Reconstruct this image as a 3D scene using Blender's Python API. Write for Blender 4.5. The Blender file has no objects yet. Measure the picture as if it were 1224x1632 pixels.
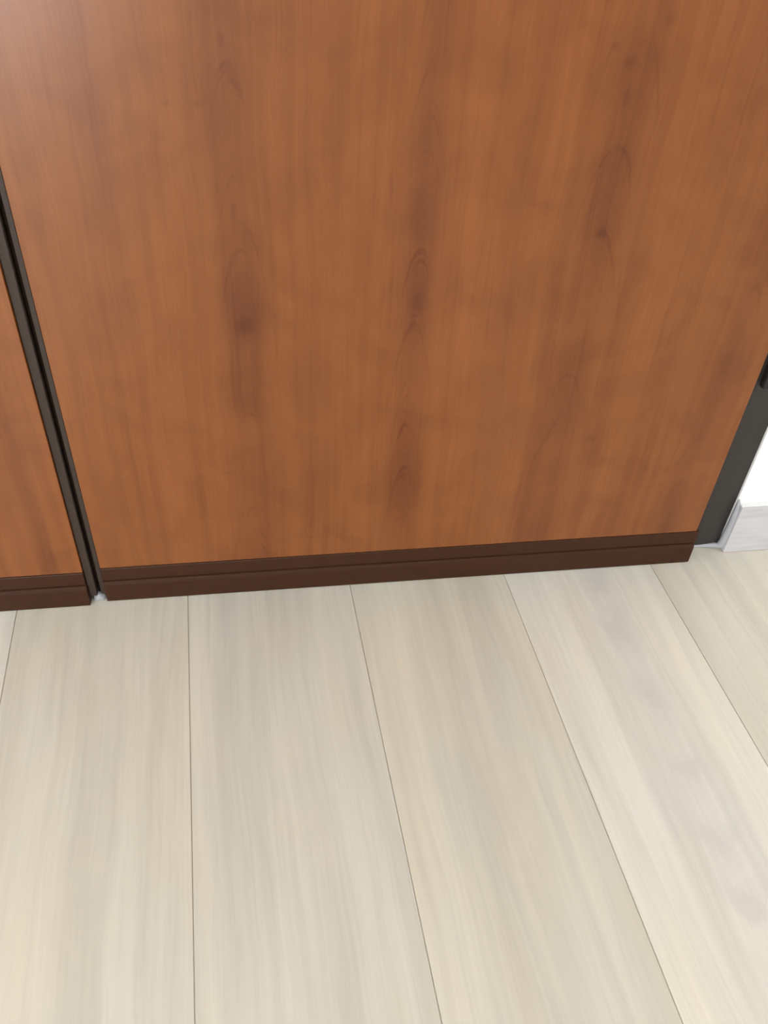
import bpy, bmesh, math, random
from mathutils import Matrix, Vector

C = bpy.context.scene.collection
S = bpy.context.scene

# ------------------------------------------------------------------ camera
cam_data = bpy.data.cameras.new('camera')
cam_data.sensor_fit = 'HORIZONTAL'
cam_data.sensor_width = 36.0
cam_data.lens = 1345.1 / 1224 * 36.0
cam_data.clip_start = 0.02
cam = bpy.data.objects.new('camera', cam_data)
C.objects.link(cam)
cam.matrix_world = Matrix(((0.98926, 0.05569, -0.13514, 0.40844),
                           (-0.13789, 0.66227, -0.73647, -0.87688),
                           (0.04848, 0.74719, 0.66284, 0.93138),
                           (0, 0, 0, 1)))
S.camera = cam

# ------------------------------------------------------------------ world, lights, exposure
S.view_settings.view_transform = 'Standard'
S.view_settings.look = 'None'
S.view_settings.exposure = 0.0
S.view_settings.gamma = 1.0
S.view_settings.use_curve_mapping = False
world = bpy.data.worlds.new('overcast_sky')
S.world = world
world.use_nodes = True
world.node_tree.nodes['Background'].inputs[0].default_value = (0.86, 0.93, 1.0, 1)
world.node_tree.nodes['Background'].inputs[1].default_value = 0.9


def daylight(name, loc, aim, w, h, power, col):
    """Area lamp giving daylight at a window opening."""
    d = bpy.data.lights.new(name, 'AREA')
    d.shape = 'RECTANGLE'
    d.size, d.size_y = w, h
    d.energy = power
    d.color = col
    o = bpy.data.objects.new(name, d)
    C.objects.link(o)
    o.location = loc
    o.rotation_euler = (Vector(aim) - Vector(loc)).to_track_quat('-Z', 'Y').to_euler()
    return o


daylight('daylight_rear_window', (-0.95, -3.62, 1.15), (-0.95, 0, 1.15), 1.1, 2.2, 94, (0.95, 0.98, 1.0))
daylight('fill_right_added_window', (2.72, -0.95, 1.4), (0, -0.95, 1.4), 1.2, 1.6, 13.5, (0.96, 0.98, 1.0))  # added fill lamp, brightens the right edge of the door


# ------------------------------------------------------------------ node helpers
class NT:
    def __init__(self, name):
        self.m = bpy.data.materials.new(name)
        self.m.use_nodes = True
        self.t = self.m.node_tree
        self.bsdf = self.t.nodes['Principled BSDF']

    def new(self, typ, **kw):
        n = self.t.nodes.new(typ)
        for k, v in kw.items():
            setattr(n, k, v)
        return n

    def put(self, sock, v):
        if isinstance(v, bpy.types.NodeSocket):
            self.t.links.new(v, sock)
        else:
            sock.default_value = v

    def math(self, op, a, b=0.0, c=0.0, clamp=False):
        n = self.new('ShaderNodeMath', operation=op, use_clamp=clamp)
        self.put(n.inputs[0], a)
        self.put(n.inputs[1], b)
        self.put(n.inputs[2], c)
        return n.outputs[0]

    def vec(self, x, y, z):
        n = self.new('ShaderNodeCombineXYZ')
        for i, v in enumerate((x, y, z)):
            self.put(n.inputs[i], v)
        return n.outputs[0]

    def noise(self, v, scale=1.0, detail=2.0, rough=0.5, dist=0.0):
        n = self.new('ShaderNodeTexNoise')
        self.put(n.inputs['Vector'], v)
        n.inputs['Scale'].default_value = scale
        n.inputs['Detail'].default_value = detail
        n.inputs['Roughness'].default_value = rough
        n.inputs['Distortion'].default_value = dist
        return n.outputs[0]

    def smooth(self, v, lo, hi, a=0.0, b=1.0):
        n = self.new('ShaderNodeMapRange', interpolation_type='SMOOTHSTEP')
        for i, q in enumerate((v, lo, hi, a, b)):
            self.put(n.inputs[i], q)
        return n.outputs[0]

    def mix(self, f, a, b, mode='MIX'):
        n = self.new('ShaderNodeMix', data_type='RGBA', blend_type=mode)
        self.put(n.inputs[0], f)
        self.put(n.inputs[6], a if isinstance(a, bpy.types.NodeSocket) else (*a, 1))
        self.put(n.inputs[7], b if isinstance(b, bpy.types.NodeSocket) else (*b, 1))
        return n.outputs[2]

    def gauss(self, d):
        return self.math('EXPONENT', self.math('MULTIPLY', self.math('MULTIPLY', d, d), -1.0))

    def coords(self):
        n = self.new('ShaderNodeTexCoord')
        s = self.new('ShaderNodeSeparateXYZ')
        self.t.links.new(n.outputs['Object'], s.inputs[0])
        return s.outputs[0], s.outputs[1], s.outputs[2]

    def bump(self, h, strength, dist=0.001):
        n = self.new('ShaderNodeBump')
        n.inputs['Strength'].default_value = strength
        n.inputs['Distance'].default_value = dist
        self.put(n.inputs['Height'], h)
        self.t.links.new(n.outputs[0], self.bsdf.inputs['Normal'])

    def finish(self, col, rough, metal=0.0, spec=0.5):
        self.put(self.bsdf.inputs['Base Color'], col if isinstance(col, bpy.types.NodeSocket) else (*col, 1))
        self.put(self.bsdf.inputs['Roughness'], rough)
        self.bsdf.inputs['Metallic'].default_value = metal
        self.bsdf.inputs['Specular IOR Level'].default_value = spec
        return self.m


def cherry(name, bands, specks, seed):
    """Cherry veneer: fine vertical fibre, soft streaks, mottled figure and dark cathedral bands at given x."""
    n = NT(name)
    x, y, z = n.coords()
    M = n.math
    w1 = n.noise(n.vec(M('MULTIPLY', x, 4), seed, M('MULTIPLY', z, 2.2)), 1, 2)
    w2 = n.noise(n.vec(M('MULTIPLY', x, 30), seed + 3, M('MULTIPLY', z, 9)), 1, 2)
    xw = M('ADD', x, M('ADD', M('MULTIPLY', M('SUBTRACT', w1, 0.5), 0.030), M('MULTIPLY', M('SUBTRACT', w2, 0.5), 0.010)))
    fibre = n.noise(n.vec(M('MULTIPLY', xw, 420), seed, M('MULTIPLY', z, 7)), 1, 3, 0.6)
    pores = n.noise(n.vec(M('MULTIPLY', xw, 750), seed + 9, M('MULTIPLY', z, 28)), 1, 1, 0.5)
    streak = n.noise(n.vec(M('MULTIPLY', xw, 55), seed + 1, M('MULTIPLY', z, 1.6)), 1, 4, 0.55)
    broad = n.noise(n.vec(M('MULTIPLY', xw, 13), seed + 2, M('MULTIPLY', z, 1.0)), 1, 2)
    flame = n.noise(n.vec(M('MULTIPLY', x, 16), seed + 4, M('MULTIPLY', z, 14)), 1, 3, 0.5, 0.6)
    dark = None
    lines = None
    for xc, wd, amp, lamp, sd in bands:
        d = M('DIVIDE', M('SUBTRACT', xw, xc), wd)
        g = n.gauss(d)
        am = n.smooth(n.noise(n.vec(sd, 0.3, M('MULTIPLY', z, 5.5)), 1, 2), 0.3, 0.72, 0.35, 1.25)
        term = M('MULTIPLY', M('MULTIPLY', g, am), amp)
        dark = term if dark is None else M('ADD', dark, term)
        # cathedral arches: contours of z + k d^2
        u = M('ADD', z, M('MULTIPLY', M('MULTIPLY', d, d), 0.10))
        ring = n.noise(n.vec(sd + 5, M('MULTIPLY', u, 26), M('MULTIPLY', d, 0.35)), 1, 3, 0.65)
        ln = n.smooth(ring, 0.54, 0.68)
        near = n.gauss(M('MULTIPLY', d, 1.05))
        lt = M('MULTIPLY', M('MULTIPLY', ln, near), lamp)
        lines = lt if lines is None else M('ADD', lines, lt)
    spots = None
    for sx, sz, rx, rz, a in specks:
        q = M('ADD', M('POWER', M('DIVIDE', M('SUBTRACT', xw, sx), rx), 2.0),
              M('POWER', M('DIVIDE', M('SUBTRACT', z, sz), rz), 2.0))
        t = M('MULTIPLY', M('EXPONENT', M('MULTIPLY', q, -1.0)), a)
        spots = t if spots is None else M('ADD', spots, t)
    light = n.mix(broad, (0.206, 0.0640, 0.0135), (0.258, 0.0820, 0.0200))
    t = M('ADD', M('MULTIPLY', n.smooth(streak, 0.38, 0.70), 0.42), M('MULTIPLY', n.smooth(fibre, 0.38, 0.75), 0.26))
    vein = n.noise(n.vec(M('MULTIPLY', xw, 170), seed + 6, M('MULTIPLY', z, 3.2)), 1, 2, 0.5)
    t = M('ADD', t, M('MULTIPLY', n.smooth(vein, 0.60, 0.74), 0.30))
    t = M('ADD', t, M('MULTIPLY', n.smooth(flame, 0.38, 0.70), 0.36))
    t = M('ADD', t, M('MULTIPLY', n.smooth(pores, 0.55, 0.8), 0.10))
    col = n.mix(M('MINIMUM', t, 1.0), light, n.mix(1.0, light, (0.70, 0.62, 0.55), 'MULTIPLY'))
    b = M('ADD', dark, M('ADD', lines, spots)) if spots is not None else M('ADD', dark, lines)
    b = M('MINIMUM', b, 1.0)
    col = n.mix(b, col, n.mix(1.0, col, (0.54, 0.42, 0.42), 'MULTIPLY'))
    n.bump(M('ADD', fibre, M('MULTIPLY', pores, 0.5)), 0.05, 0.0006)
    return n.finish(col, 0.26, spec=0.48)


def plain(name, col, rough, metal=0.0, spec=0.5, var=0.1, scale=60, bump=0.0):
    n = NT(name)
    x, y, z = n.coords()
    q = n.noise(n.vec(x, y, z), scale, 3)
    c = n.mix(n.smooth(q, 0.25, 0.75), tuple(v * (1 - var) for v in col), tuple(v * (1 + var) for v in col))
    if bump:
        n.bump(q, bump)
    return n.finish(c, rough, metal, spec)


def oak(name):
    """Bleached oak porcelain planks; the 'tone' and 'seed' of each plank come from the plank object itself."""
    n = NT(name)
    M = n.math
    x, y, z = n.coords()

    def attr(a):
        k = n.new('ShaderNodeAttribute', attribute_type='OBJECT', attribute_name=a)
        return k.outputs['Fac'], k.outputs['Color']
    seed, _ = attr('seed')
    cath, _ = attr('heart')
    _, tone = attr('tone')
    w = n.noise(n.vec(M('MULTIPLY', x, 9), M('MULTIPLY', y, 2.6), seed), 1, 2)
    xw = M('ADD', x, M('MULTIPLY', M('SUBTRACT', w, 0.5), 0.035))
    fine = n.noise(n.vec(M('MULTIPLY', xw, 300), M('MULTIPLY', y, 9), seed), 1, 3, 0.6)
    streak = n.noise(n.vec(M('MULTIPLY', xw, 70), M('MULTIPLY', y, 2.0), M('ADD', seed, 3.0)), 1, 4, 0.55)
    broad = n.noise(n.vec(M('MULTIPLY', xw, 17), M('MULTIPLY', y, 1.6), M('ADD', seed, 7.0)), 1, 3)
    pale = n.noise(n.vec(M('MULTIPLY', xw, 110), M('MULTIPLY', y, 2.2), M('ADD', seed, 11.0)), 1, 2)
    warm = n.noise(n.vec(M('MULTIPLY', x, 12), M('MULTIPLY', y, 5), M('ADD', seed, 17.0)), 1, 2)
    base = n.mix(n.smooth(warm, 0.3, 0.7), (0.690, 0.655, 0.575), (0.710, 0.655, 0.550))
    g = n.math('ADD', M('MULTIPLY', n.smooth(streak, 0.30, 0.74), 0.42), M('MULTIPLY', n.smooth(broad, 0.34, 0.70), 0.55))
    g = M('ADD', g, M('MULTIPLY', n.smooth(fine, 0.4, 0.8), 0.25))
    col = n.mix(M('MINIMUM', g, 1.0), base, n.mix(1.0, base, (0.80, 0.80, 0.80), 'MULTIPLY'))
    col = n.mix(M('MULTIPLY', n.smooth(pale, 0.52, 0.78), 0.28), col, (0.76, 0.735, 0.655))
    # greyish heartwood figure with V-shaped arches, only on planks whose 'heart' is set
    d = M('DIVIDE', M('SUBTRACT', xw, 0.012), 0.034)
    u = M('SUBTRACT', y, M('MULTIPLY', M('MULTIPLY', d, d), 0.030))
    ring = n.noise(n.vec(M('MULTIPLY', u, 17), M('MULTIPLY', d, 0.5), seed), 1, 3, 0.6)
    h = M('MULTIPLY', M('MULTIPLY', n.gauss(d), n.smooth(ring, 0.36, 0.70, 0.35, 1.0)), cath)
    col = n.mix(M('MULTIPLY', h, 0.85), col, (0.535, 0.500, 0.465))
    col = n.mix(1.0, col, tone, 'MULTIPLY')
    vo = n.new('ShaderNodeTexVoronoi')
    n.put(vo.inputs['Vector'], n.vec(x, M('MULTIPLY', y, 0.7), seed))
    vo.inputs['Scale'].default_value = 9.0
    col = n.mix(M('MULTIPLY', n.smooth(vo.outputs['Distance'], 0.008, 0.022, 1.0, 0.0), 0.45), col, (0.28, 0.23, 0.18))
    n.bump(M('ADD', fine, M('MULTIPLY', streak, 0.5)), 0.10, 0.0005)
    return n.finish(col, 0.42, spec=0.4)


MAT_CHERRY = cherry('cherry_veneer',
                    [(0.389, 0.030, 0.58, 0.50, 1.0), (0.5915, 0.024, 0.66, 0.42, 4.0), (0.800, 0.036, 0.60, 0.45, 8.0),
                     (1.010, 0.026, 0.42, 0.22, 12.0), (0.470, 0.030, 0.22, 0.0, 16.0), (0.700, 0.022, 0.22, 0.05, 20.0),
                     (0.255, 0.020, 0.14, 0.10, 24.0), (0.920, 0.022, 0.14, 0.10, 28.0)],
                    [(0.3280, 0.680, 0.005, 0.003, 0.35), (0.3601, 0.680, 0.004, 0.003, 0.30), (0.3895, 0.441, 0.012, 0.011, 0.45),
                     (0.5924, 0.466, 0.010, 0.016, 0.4), (0.7343, 0.577, 0.016, 0.010, 0.2), (0.790, 0.722, 0.006, 0.006, 0.4),
                     (0.802, 0.548, 0.006, 0.009, 0.4), (0.386, 0.575, 0.004, 0.012, 0.4), (0.770, 0.736, 0.004, 0.004, 0.4),
                     (0.385, 0.735, 0.003, 0.007, 0.4), (0.820, 0.760, 0.006, 0.008, 0.35), (0.795, 0.690, 0.003, 0.012, 0.45),
                     (0.850, 0.255, 0.006, 0.005, 0.35), (0.355, 0.226, 0.006, 0.003, 0.3), (0.556, 0.600, 0.002, 0.020, 0.4)], 2.0)
MAT_CHERRY_B = cherry('cherry_veneer_left', [(0.105, 0.012, 0.5, 0.3, 3.0), (-0.09, 0.016, 0.7, 0.5, 6.0)], [(-0.1, 0.5, 0.01, 0.01, 0.4)], 31.0)
MAT_OAK = oak('bleached_oak')
MAT_GROUT = plain('grout', (0.62, 0.57, 0.49), 0.8, var=0.08)
MAT_RAIL = plain('brown_sweep', (0.044, 0.0165, 0.0075), 0.5, spec=0.15, var=0.06)
MAT_EDGE = plain('brown_black_steel', (0.042, 0.028, 0.021), 0.5, spec=0.25, var=0.06, scale=200)
MAT_DARK = plain('dark_rubber', (0.042, 0.020, 0.011), 0.6, spec=0.3)
MAT_FRAME = plain('charcoal_steel', (0.030, 0.025, 0.022), 0.45, spec=0.4, var=0.08, scale=300, bump=0.04)
MAT_HINGE = plain('black_steel', (0.018, 0.016, 0.015), 0.4)
MAT_SEAL = plain('grey_white_sealant', (0.38, 0.38, 0.41), 0.55, var=0.06)
MAT_WALL = plain('white_wall_paint', (0.93, 0.925, 0.91), 0.75, spec=0.2, var=0.01, scale=120)
MAT_CEIL = plain('ceiling_paint', (0.88, 0.87, 0.85), 0.8, spec=0.2, var=0.01)
MAT_WFRAME = plain('white_window_frame', (0.80, 0.80, 0.79), 0.35, var=0.01)


# ------------------------------------------------------------------ mesh helpers
def link(name, bm, mat, parent=None, smooth=False):
    me = bpy.data.meshes.new(name)
    bmesh.ops.recalc_face_normals(bm, faces=bm.faces)
    bm.to_mesh(me)
    bm.free()
    me.materials.append(mat)
    if smooth:
        for p in me.polygons:
            p.use_smooth = True
    o = bpy.data.objects.new(name, me)
    C.objects.link(o)
    if parent is not None:
        o.parent = parent
    return o


def box(bm, x0, x1, y0, y1, z0, z1, bev=0.0):
    r = bmesh.ops.create_cube(bm, size=1.0)
    for v in r['verts']:
        v.co = Vector((x0 + (v.co.x + .5) * (x1 - x0), y0 + (v.co.y + .5) * (y1 - y0), z0 + (v.co.z + .5) * (z1 - z0)))
    if bev:
        es = list({e for v in r['verts'] for e in v.link_edges})
        bmesh.ops.bevel(bm, geom=es, offset=bev, segments=2, affect='EDGES', profile=0.5)
    return bm


def extrude_profile(bm, pts, axis, a, b):
    """Extrude a closed 2-D outline along an axis: 'x' takes (y, z) pairs, 'z' takes (x, y) pairs."""
    def P(q, t):
        return (t, q[0], q[1]) if axis == 'x' else (q[0], q[1], t)
    lo = [bm.verts.new(P(q, a)) for q in pts]
    hi = [bm.verts.new(P(q, b)) for q in pts]
    k = len(pts)
    for i in range(k):
        bm.faces.new((lo[i], lo[(i + 1) % k], hi[(i + 1) % k], hi[i]))
    bm.faces.new(lo)
    bm.faces.new(hi)
    return bm


def empty(name, label, cat, kind='structure', loc=(0, 0, 0)):
    o = bpy.data.objects.new(name, None)
    C.objects.link(o)
    o.location = loc
    o['label'] = label
    o['category'] = cat
    o['kind'] = kind
    return o


def struct(o, label, cat):
    o['label'] = label
    o['category'] = cat
    o['kind'] = 'structure'
    return o


# ------------------------------------------------------------------ floor: base slab and planks
W = 0.24
SK = 0.0441                       # the planks run a touch off square to the door
ANG = math.atan(SK)
floor = struct(link('floor', box(bmesh.new(), -1.75, 2.75, -3.66, 0.16, -0.12, -0.0016), MAT_GROUT),
               'pale bleached oak plank floor running up to the cherry doors', 'floor')
rnd = random.Random(11)
GAP = 0.0005
TONES = {-1: (1.20, 1.20, 1.22), 0: (1.00, 0.995, 0.98), 1: (0.98, 0.98, 0.985), 2: (0.985, 0.975, 0.95), 3: (1.13, 1.13, 1.14), 4: (1.03, 1.01, 0.99)}


def plank_mesh(length):
    bm = box(bmesh.new(), -W * math.cos(ANG) / 2 + GAP, W * math.cos(ANG) / 2 - GAP, -length / 2 + GAP, length / 2 - GAP, -0.0016, 0.0)
    top = [e for e in bm.edges if all(v.co.z > -0.001 for v in e.verts)]
    bmesh.ops.bevel(bm, geom=top, offset=0.0005, segments=1, affect='EDGES')
    return bm


full_len = 1.2
proto = {}
for k in range(-8, 12):
    x0 = 0.0469 + W * (k + 0.5) - 0.0032            # plank centre line at y = 0
    first_end = [-0.78, -1.02, -0.90, -1.12][k % 4]  # front end of the piece against the door
    y1, y0 = 0.10, first_end
    while y1 > -3.6:
        y0 = max(y0, -3.62)
        L = round(y1 - y0, 4)
        if L > 0.02:
            if L not in proto:
                o = link('plank', plank_mesh(L), MAT_OAK, floor)
                proto[L] = o
            else:
                o = proto[L].copy()
                C.objects.link(o)
                o.parent = floor
            yc = (y0 + y1) / 2
            o.location = (x0 - SK * yc, yc, 0)
            o.rotation_euler = (0, 0, ANG)
            near = y1 > 0
            o['tone'] = TONES[k] if near and k in TONES else tuple(v * c for v in (rnd.uniform(0.96, 1.08),) for c in (1, 0.995, 0.985))
            o['seed'] = float(k * 7.3 + yc * 13.1 + 50)
            o['heart'] = (1.0 if k == 3 else 0.35 if k in (2, 0) else 0.15) if near else rnd.random()
        y1, y0 = y0, y0 - full_len

# ------------------------------------------------------------------ walls, ceiling, rear window, added right window
YW = 0.024                        # face of the wall that holds the doors
FX = 1.1297                       # right side of the door frame
FL = -0.36                        # left side of the door frame
FT = 2.17
bm = bmesh.new()
box(bm, -1.75, FL, YW, 0.16, 0.0, 2.7)
box(bm, FX, 2.75, YW, 0.16, 0.0, 2.7)
box(bm, FL, FX, YW, 0.16, FT, 2.7)
struct(link('wall_back', bm, MAT_WALL), 'bright white painted wall beside the dark door frame', 'wall')


def wall_with_hole(bm, axis, p0, p1, a0, a1, h0, h1, z0, z1, top=2.7):
    def B(u0, u1, w0, w1):
        if axis == 'x':
            box(bm, p0, p1, u0, u1, w0, w1)
        else:
            box(bm, u0, u1, p0, p1, w0, w1)
    B(a0, h0, 0, top)
    B(h1, a1, 0, top)
    B(h0, h1, z1, top)
    if z0 > 0:
        B(h0, h1, 0, z0)
    return bm


struct(link('wall_left', box(bmesh.new(), -1.85, -1.75, -3.66, 0.16, 0.0, 2.7), MAT_WALL), 'plain white side wall left of the double doors', 'wall')
struct(link('wall_right', wall_with_hole(bmesh.new(), 'x', 2.75, 2.85, -3.66, 0.16, -1.6, -0.3, 0.55, 2.25), MAT_WALL), 'white side wall right of the double doors, with an added window', 'wall')
struct(link('wall_front', wall_with_hole(bmesh.new(), 'y', -3.76, -3.66, -1.85, 2.85, -1.5, -0.2, 0.0, 2.3), MAT_WALL), 'white wall facing the double doors, with a balcony opening', 'wall')
struct(link('ceiling', box(bmesh.new(), -1.85, 2.85, -3.76, 0.16, 2.7, 2.8), MAT_CEIL), 'plain white ceiling above the entrance doors', 'ceiling')


def casing(name, label, axis, p0, p1, h0, h1, z0, z1, t=0.04):
    bm = bmesh.new()

    def B(u0, u1, w0, w1):
        if axis == 'x':
            box(bm, p0, p1, u0, u1, w0, w1, 0.003)
        else:
            box(bm, u0, u1, p0, p1, w0, w1, 0.003)
    B(h0, h0 + t, z0, z1)
    B(h1 - t, h1, z0, z1)
    B(h0 + t, h1 - t, z1 - t, z1)
    B(h0 + t, h1 - t, z0, z0 + t)
    return struct(link(name, bm, MAT_WFRAME), label, 'window')


casing('window_1', 'white frame of the balcony opening facing the doors', 'y', -3.74, -3.68, -1.5, -0.2, 0.0, 2.3)
casing('window_2', 'white frame of the added window in the right wall', 'x', 2.77, 2.83, -1.6, -0.3, 0.55, 2.25)  # unseen window, added to go with the right fill lamp

# ------------------------------------------------------------------ baseboard of wood-look tile right of the door
BY, BH = 0.013, 0.0955
skirt = empty('baseboard_back', 'pale greyish wood-look tile baseboard right of the dark door frame', 'baseboard', loc=(FX + 0.0045, BY, 0))
xs = [0.0, 0.60, 1.20, 2.75 - FX - 0.0045]
MAT_SKIRT = None
n_ = NT('grey_oak_tile')
sx_, sy_, sz_ = n_.coords()
g_ = n_.noise(n_.vec(n_.math('MULTIPLY', sx_, 9), 0, n_.math('MULTIPLY', sz_, 110)), 1, 3)
MAT_SKIRT = n_.finish(n_.mix(n_.smooth(g_, 0.35, 0.7), (0.560, 0.545, 0.560), (0.490, 0.475, 0.485)), 0.45)
for a, b in zip(xs, xs[1:]):
    link('tile', box(bmesh.new(), a + 0.0006, b - 0.0006, 0.0, YW - BY - 0.0002, 0.0005, BH, 0.0012), MAT_SKIRT, skirt)

t_ = link('top_strip', box(bmesh.new(), 0.001, xs[-1], 0.0022, YW - BY - 0.0002, BH + 0.0001, BH + 0.0016, 0.0004), MAT_WFRAME, skirt)  # thin white strip over the top face of the tiles
t_['label'] = 'white strip along the top'

# ------------------------------------------------------------------ door frame of dark steel
YF = 0.0275
frame = empty('trim_1', 'dark charcoal steel door frame standing between the cherry door and the white wall', 'door frame', loc=(0, 0, 0))


def rounded_jamb(xa, xb, z0, z1, right):
    """Flat steel upright whose outer foot corner is rounded."""
    bm = bmesh.new()
    r = 0.006
    if right:
        out = [(xa, z0)] + [(xb - r + r * math.sin(t), z0 + r - r * math.cos(t)) for t in [i * math.pi / 12 for i in range(7)]] + [(xb, z1), (xa, z1)]
    else:
        out = [(xb, z0), (xb, z1), (xa, z1)] + [(xa + r - r * math.cos(t), z0 + r - r * math.sin(t)) for t in [i * math.pi / 12 for i in range(7)]]
    f = [bm.verts.new((x, YF, z)) for x, z in out]
    g = [bm.verts.new((x, 0.12, z)) for x, z in out]
    k = len(out)
    bm.faces.new(f)
    bm.faces.new(g)
    for i in range(k):
        bm.faces.new((f[i], f[(i + 1) % k], g[(i + 1) % k], g[i]))
    return bm


link('jamb', rounded_jamb(1.068, FX - 0.0005, 0.006, FT - 0.001, True), MAT_FRAME, frame)
link('jamb', rounded_jamb(FL + 0.0005, -0.302, 0.006, FT - 0.001, False), MAT_FRAME, frame)
link('head', box(bmesh.new(), -0.302, 1.068, YF, 0.12, 2.105, FT - 0.001), MAT_FRAME, frame)
link('threshold', box(bmesh.new(), -0.302, 1.068, 0.075, 0.12, 0.0, 0.012), MAT_FRAME, frame)
link('stop', box(bmesh.new(), -0.302, 1.068, 0.085, 0.12, 0.012, 2.105), MAT_DARK, frame)


def bead_path(pts, rad, n=8):
    """A squeezed line of sealant: a lumpy tube along the points."""
    bm = bmesh.new()
    rings = []
    for i, (p, r) in enumerate(zip(pts, rad)):
        p = Vector(p)
        a = Vector(pts[max(i - 1, 0)])
        b = Vector(pts[min(i + 1, len(pts) - 1)])
        d = (b - a).normalized()
        side = Vector((0, 1, 0))
        up = d.cross(side).normalized()
        rings.append([bm.verts.new(p + (side * math.cos(t) + up * math.sin(t)) * r) for t in [2 * math.pi * j / n for j in range(n)]])
    for A, B in zip(rings, rings[1:]):
        for j in range(n):
            bm.faces.new((A[j], A[(j + 1) % n], B[(j + 1) % n], B[j]))
    bm.faces.new(rings[0])
    bm.faces.new(rings[-1])
    return bm


bz = [(1.066, 0.030, 0.004), (1.080, 0.030, 0.0042), (1.095, 0.030, 0.004), (1.110, 0.029, 0.0044), (1.1235, 0.0275, 0.005), (1.1315, 0.0235, 0.007),
      (1.1325, 0.0215, 0.018), (1.1326, 0.0205, 0.040), (1.1324, 0.020, 0.065), (1.1318, 0.020, 0.088), (1.1312, 0.021, 0.099), (1.1308, 0.0225, 0.106)]
b_ = link('sealant_bead', bead_path(bz, [.004, .0042, .004, .0044, .0052, .0068, .0064, .0058, .0052, .0046, .003, .001]), MAT_SEAL, frame, True)
b_['label'] = 'grey-white sealant bead'


def cylinder(bm, c, r, z0, z1, n=20, dome=True):
    prof = [(r * math.cos(t), z0 + r * 0.6 * (1 - math.sin(t))) for t in [math.pi / 2 - i * math.pi / 12 for i in range(7)]] if dome else [(0.0, z0), (r, z0)]
    prof = [(max(a, 1e-4), b) for a, b in prof]
    prof += [(a, z0 + z1 - b) for a, b in reversed(prof)]
    rings = [[bm.verts.new((c[0] + a * math.cos(2 * math.pi * j / n), c[1] + a * math.sin(2 * math.pi * j / n), b)) for j in range(n)] for a, b in prof]
    for A, B in zip(rings, rings[1:]):
        for j in range(n):
            bm.faces.new((A[j], A[(j + 1) % n], B[(j + 1) % n], B[j]))
    bm.faces.new(list(reversed(rings[0])))
    bm.faces.new(rings[-1])
    return bm


for hz in (0.312, 1.05, 1.78):
    h_ = link('hinge', cylinder(bmesh.new(), (1.0955, 0.0215), 0.0085, hz, hz + 0.11), MAT_HINGE, frame, True)
    h_['label'] = 'black rounded hinge barrel'


# ------------------------------------------------------------------ door leaves
def sweep(bm, x0, x1, y):
    """Bottom rail: upper lip, shallow groove, lower fascia with a rounded shoulder."""
    p = [(y + 0.012, 0.0012), (y - 0.0030, 0.0012), (y - 0.0034, 0.0040), (y - 0.0032, 0.0330), (y - 0.0024, 0.0362), (y - 0.0004, 0.0382),
         (y + 0.0016, 0.0390), (y + 0.0016, 0.0412), (y - 0.0010, 0.0424), (y - 0.0014, 0.0440), (y - 0.0014, 0.0635), (y - 0.0006, 0.0652), (y + 0.012, 0.0655)]
    return extrude_profile(bm, p, 'x', x0, x1)


d1 = empty('door_1', 'wide cherry-veneered door leaf with vertical grain, dark steel edge and brown bottom rail', 'door', loc=(0, 0, 0))
link('panel', box(bmesh.new(), 0.1693, 1.0627, 0.0, 0.012, 0.0657, 2.095, 0.0004), MAT_CHERRY, d1)
link('leaf_core', box(bmesh.new(), 0.1640, 1.0627, 0.0122, 0.070, 0.014, 2.098), MAT_DARK, d1)
link('bottom_rail', sweep(bmesh.new(), 0.1694, 1.0668, 0.0), MAT_RAIL, d1)
extr = [(0.1625, 0.002), (0.1632, 0.0012), (0.1684, 0.0012), (0.1690, 0.002), (0.1690, 0.0120), (0.1625, 0.0120)]
e_ = link('edge_strip', extrude_profile(bmesh.new(), extr, 'z', 0.013, 2.098), MAT_EDGE, d1)
e_['label'] = 'dark brown steel edge'

d2 = empty('door_2', 'cherry-veneered door leaf at the left, of which only a narrow sliver shows', 'door', loc=(0, 0, 0))
Y2 = -0.006
link('panel', box(bmesh.new(), -0.298, 0.1462, Y2, Y2 + 0.012, 0.0657, 2.095, 0.0004), MAT_CHERRY_B, d2)
link('leaf_core', box(bmesh.new(), -0.298, 0.1560, Y2 + 0.0122, 0.070, 0.014, 2.098), MAT_DARK, d2)
link('bottom_rail', sweep(bmesh.new(), -0.298, 0.1462, Y2), MAT_RAIL, d2)
extl = [(0.1465, -0.001), (0.1472, -0.0018), (0.1565, -0.0018), (0.1572, -0.001), (0.1572, 0.0060), (0.1465, 0.0060)]
e_ = link('edge_strip', extrude_profile(bmesh.new(), extl, 'z', 0.013, 2.098), MAT_EDGE, d2)
e_['label'] = 'dark brown steel edge'
link('rebate_strip', box(bmesh.new(), 0.1566, 0.1636, 0.0130, 0.060, 0.014, 2.098), MAT_DARK, d2)

# added lump standing in for the pale floor seen where the leaves meet
bm = bmesh.new()
bmesh.ops.create_uvsphere(bm, u_segments=20, v_segments=12, radius=1.0)
for v in bm.verts:
    x, y, z = v.co
    k = 1 + 0.15 * math.sin(5 * x + 2 * y) * math.cos(4 * z)
    v.co = Vector((0.1580 + x * 0.0098, 0.0075 + y * 0.0078 * k, max(0.0, z) * 0.0125 * k * (1 - 0.25 * x * x) + 0.0))
bmesh.ops.remove_doubles(bm, verts=bm.verts, dist=1e-5)
struct(link('trim_2', bm, MAT_SEAL, None, True), 'small grey-white added lump standing in for the pale floor seen where the two door leaves meet', 'floor lump')
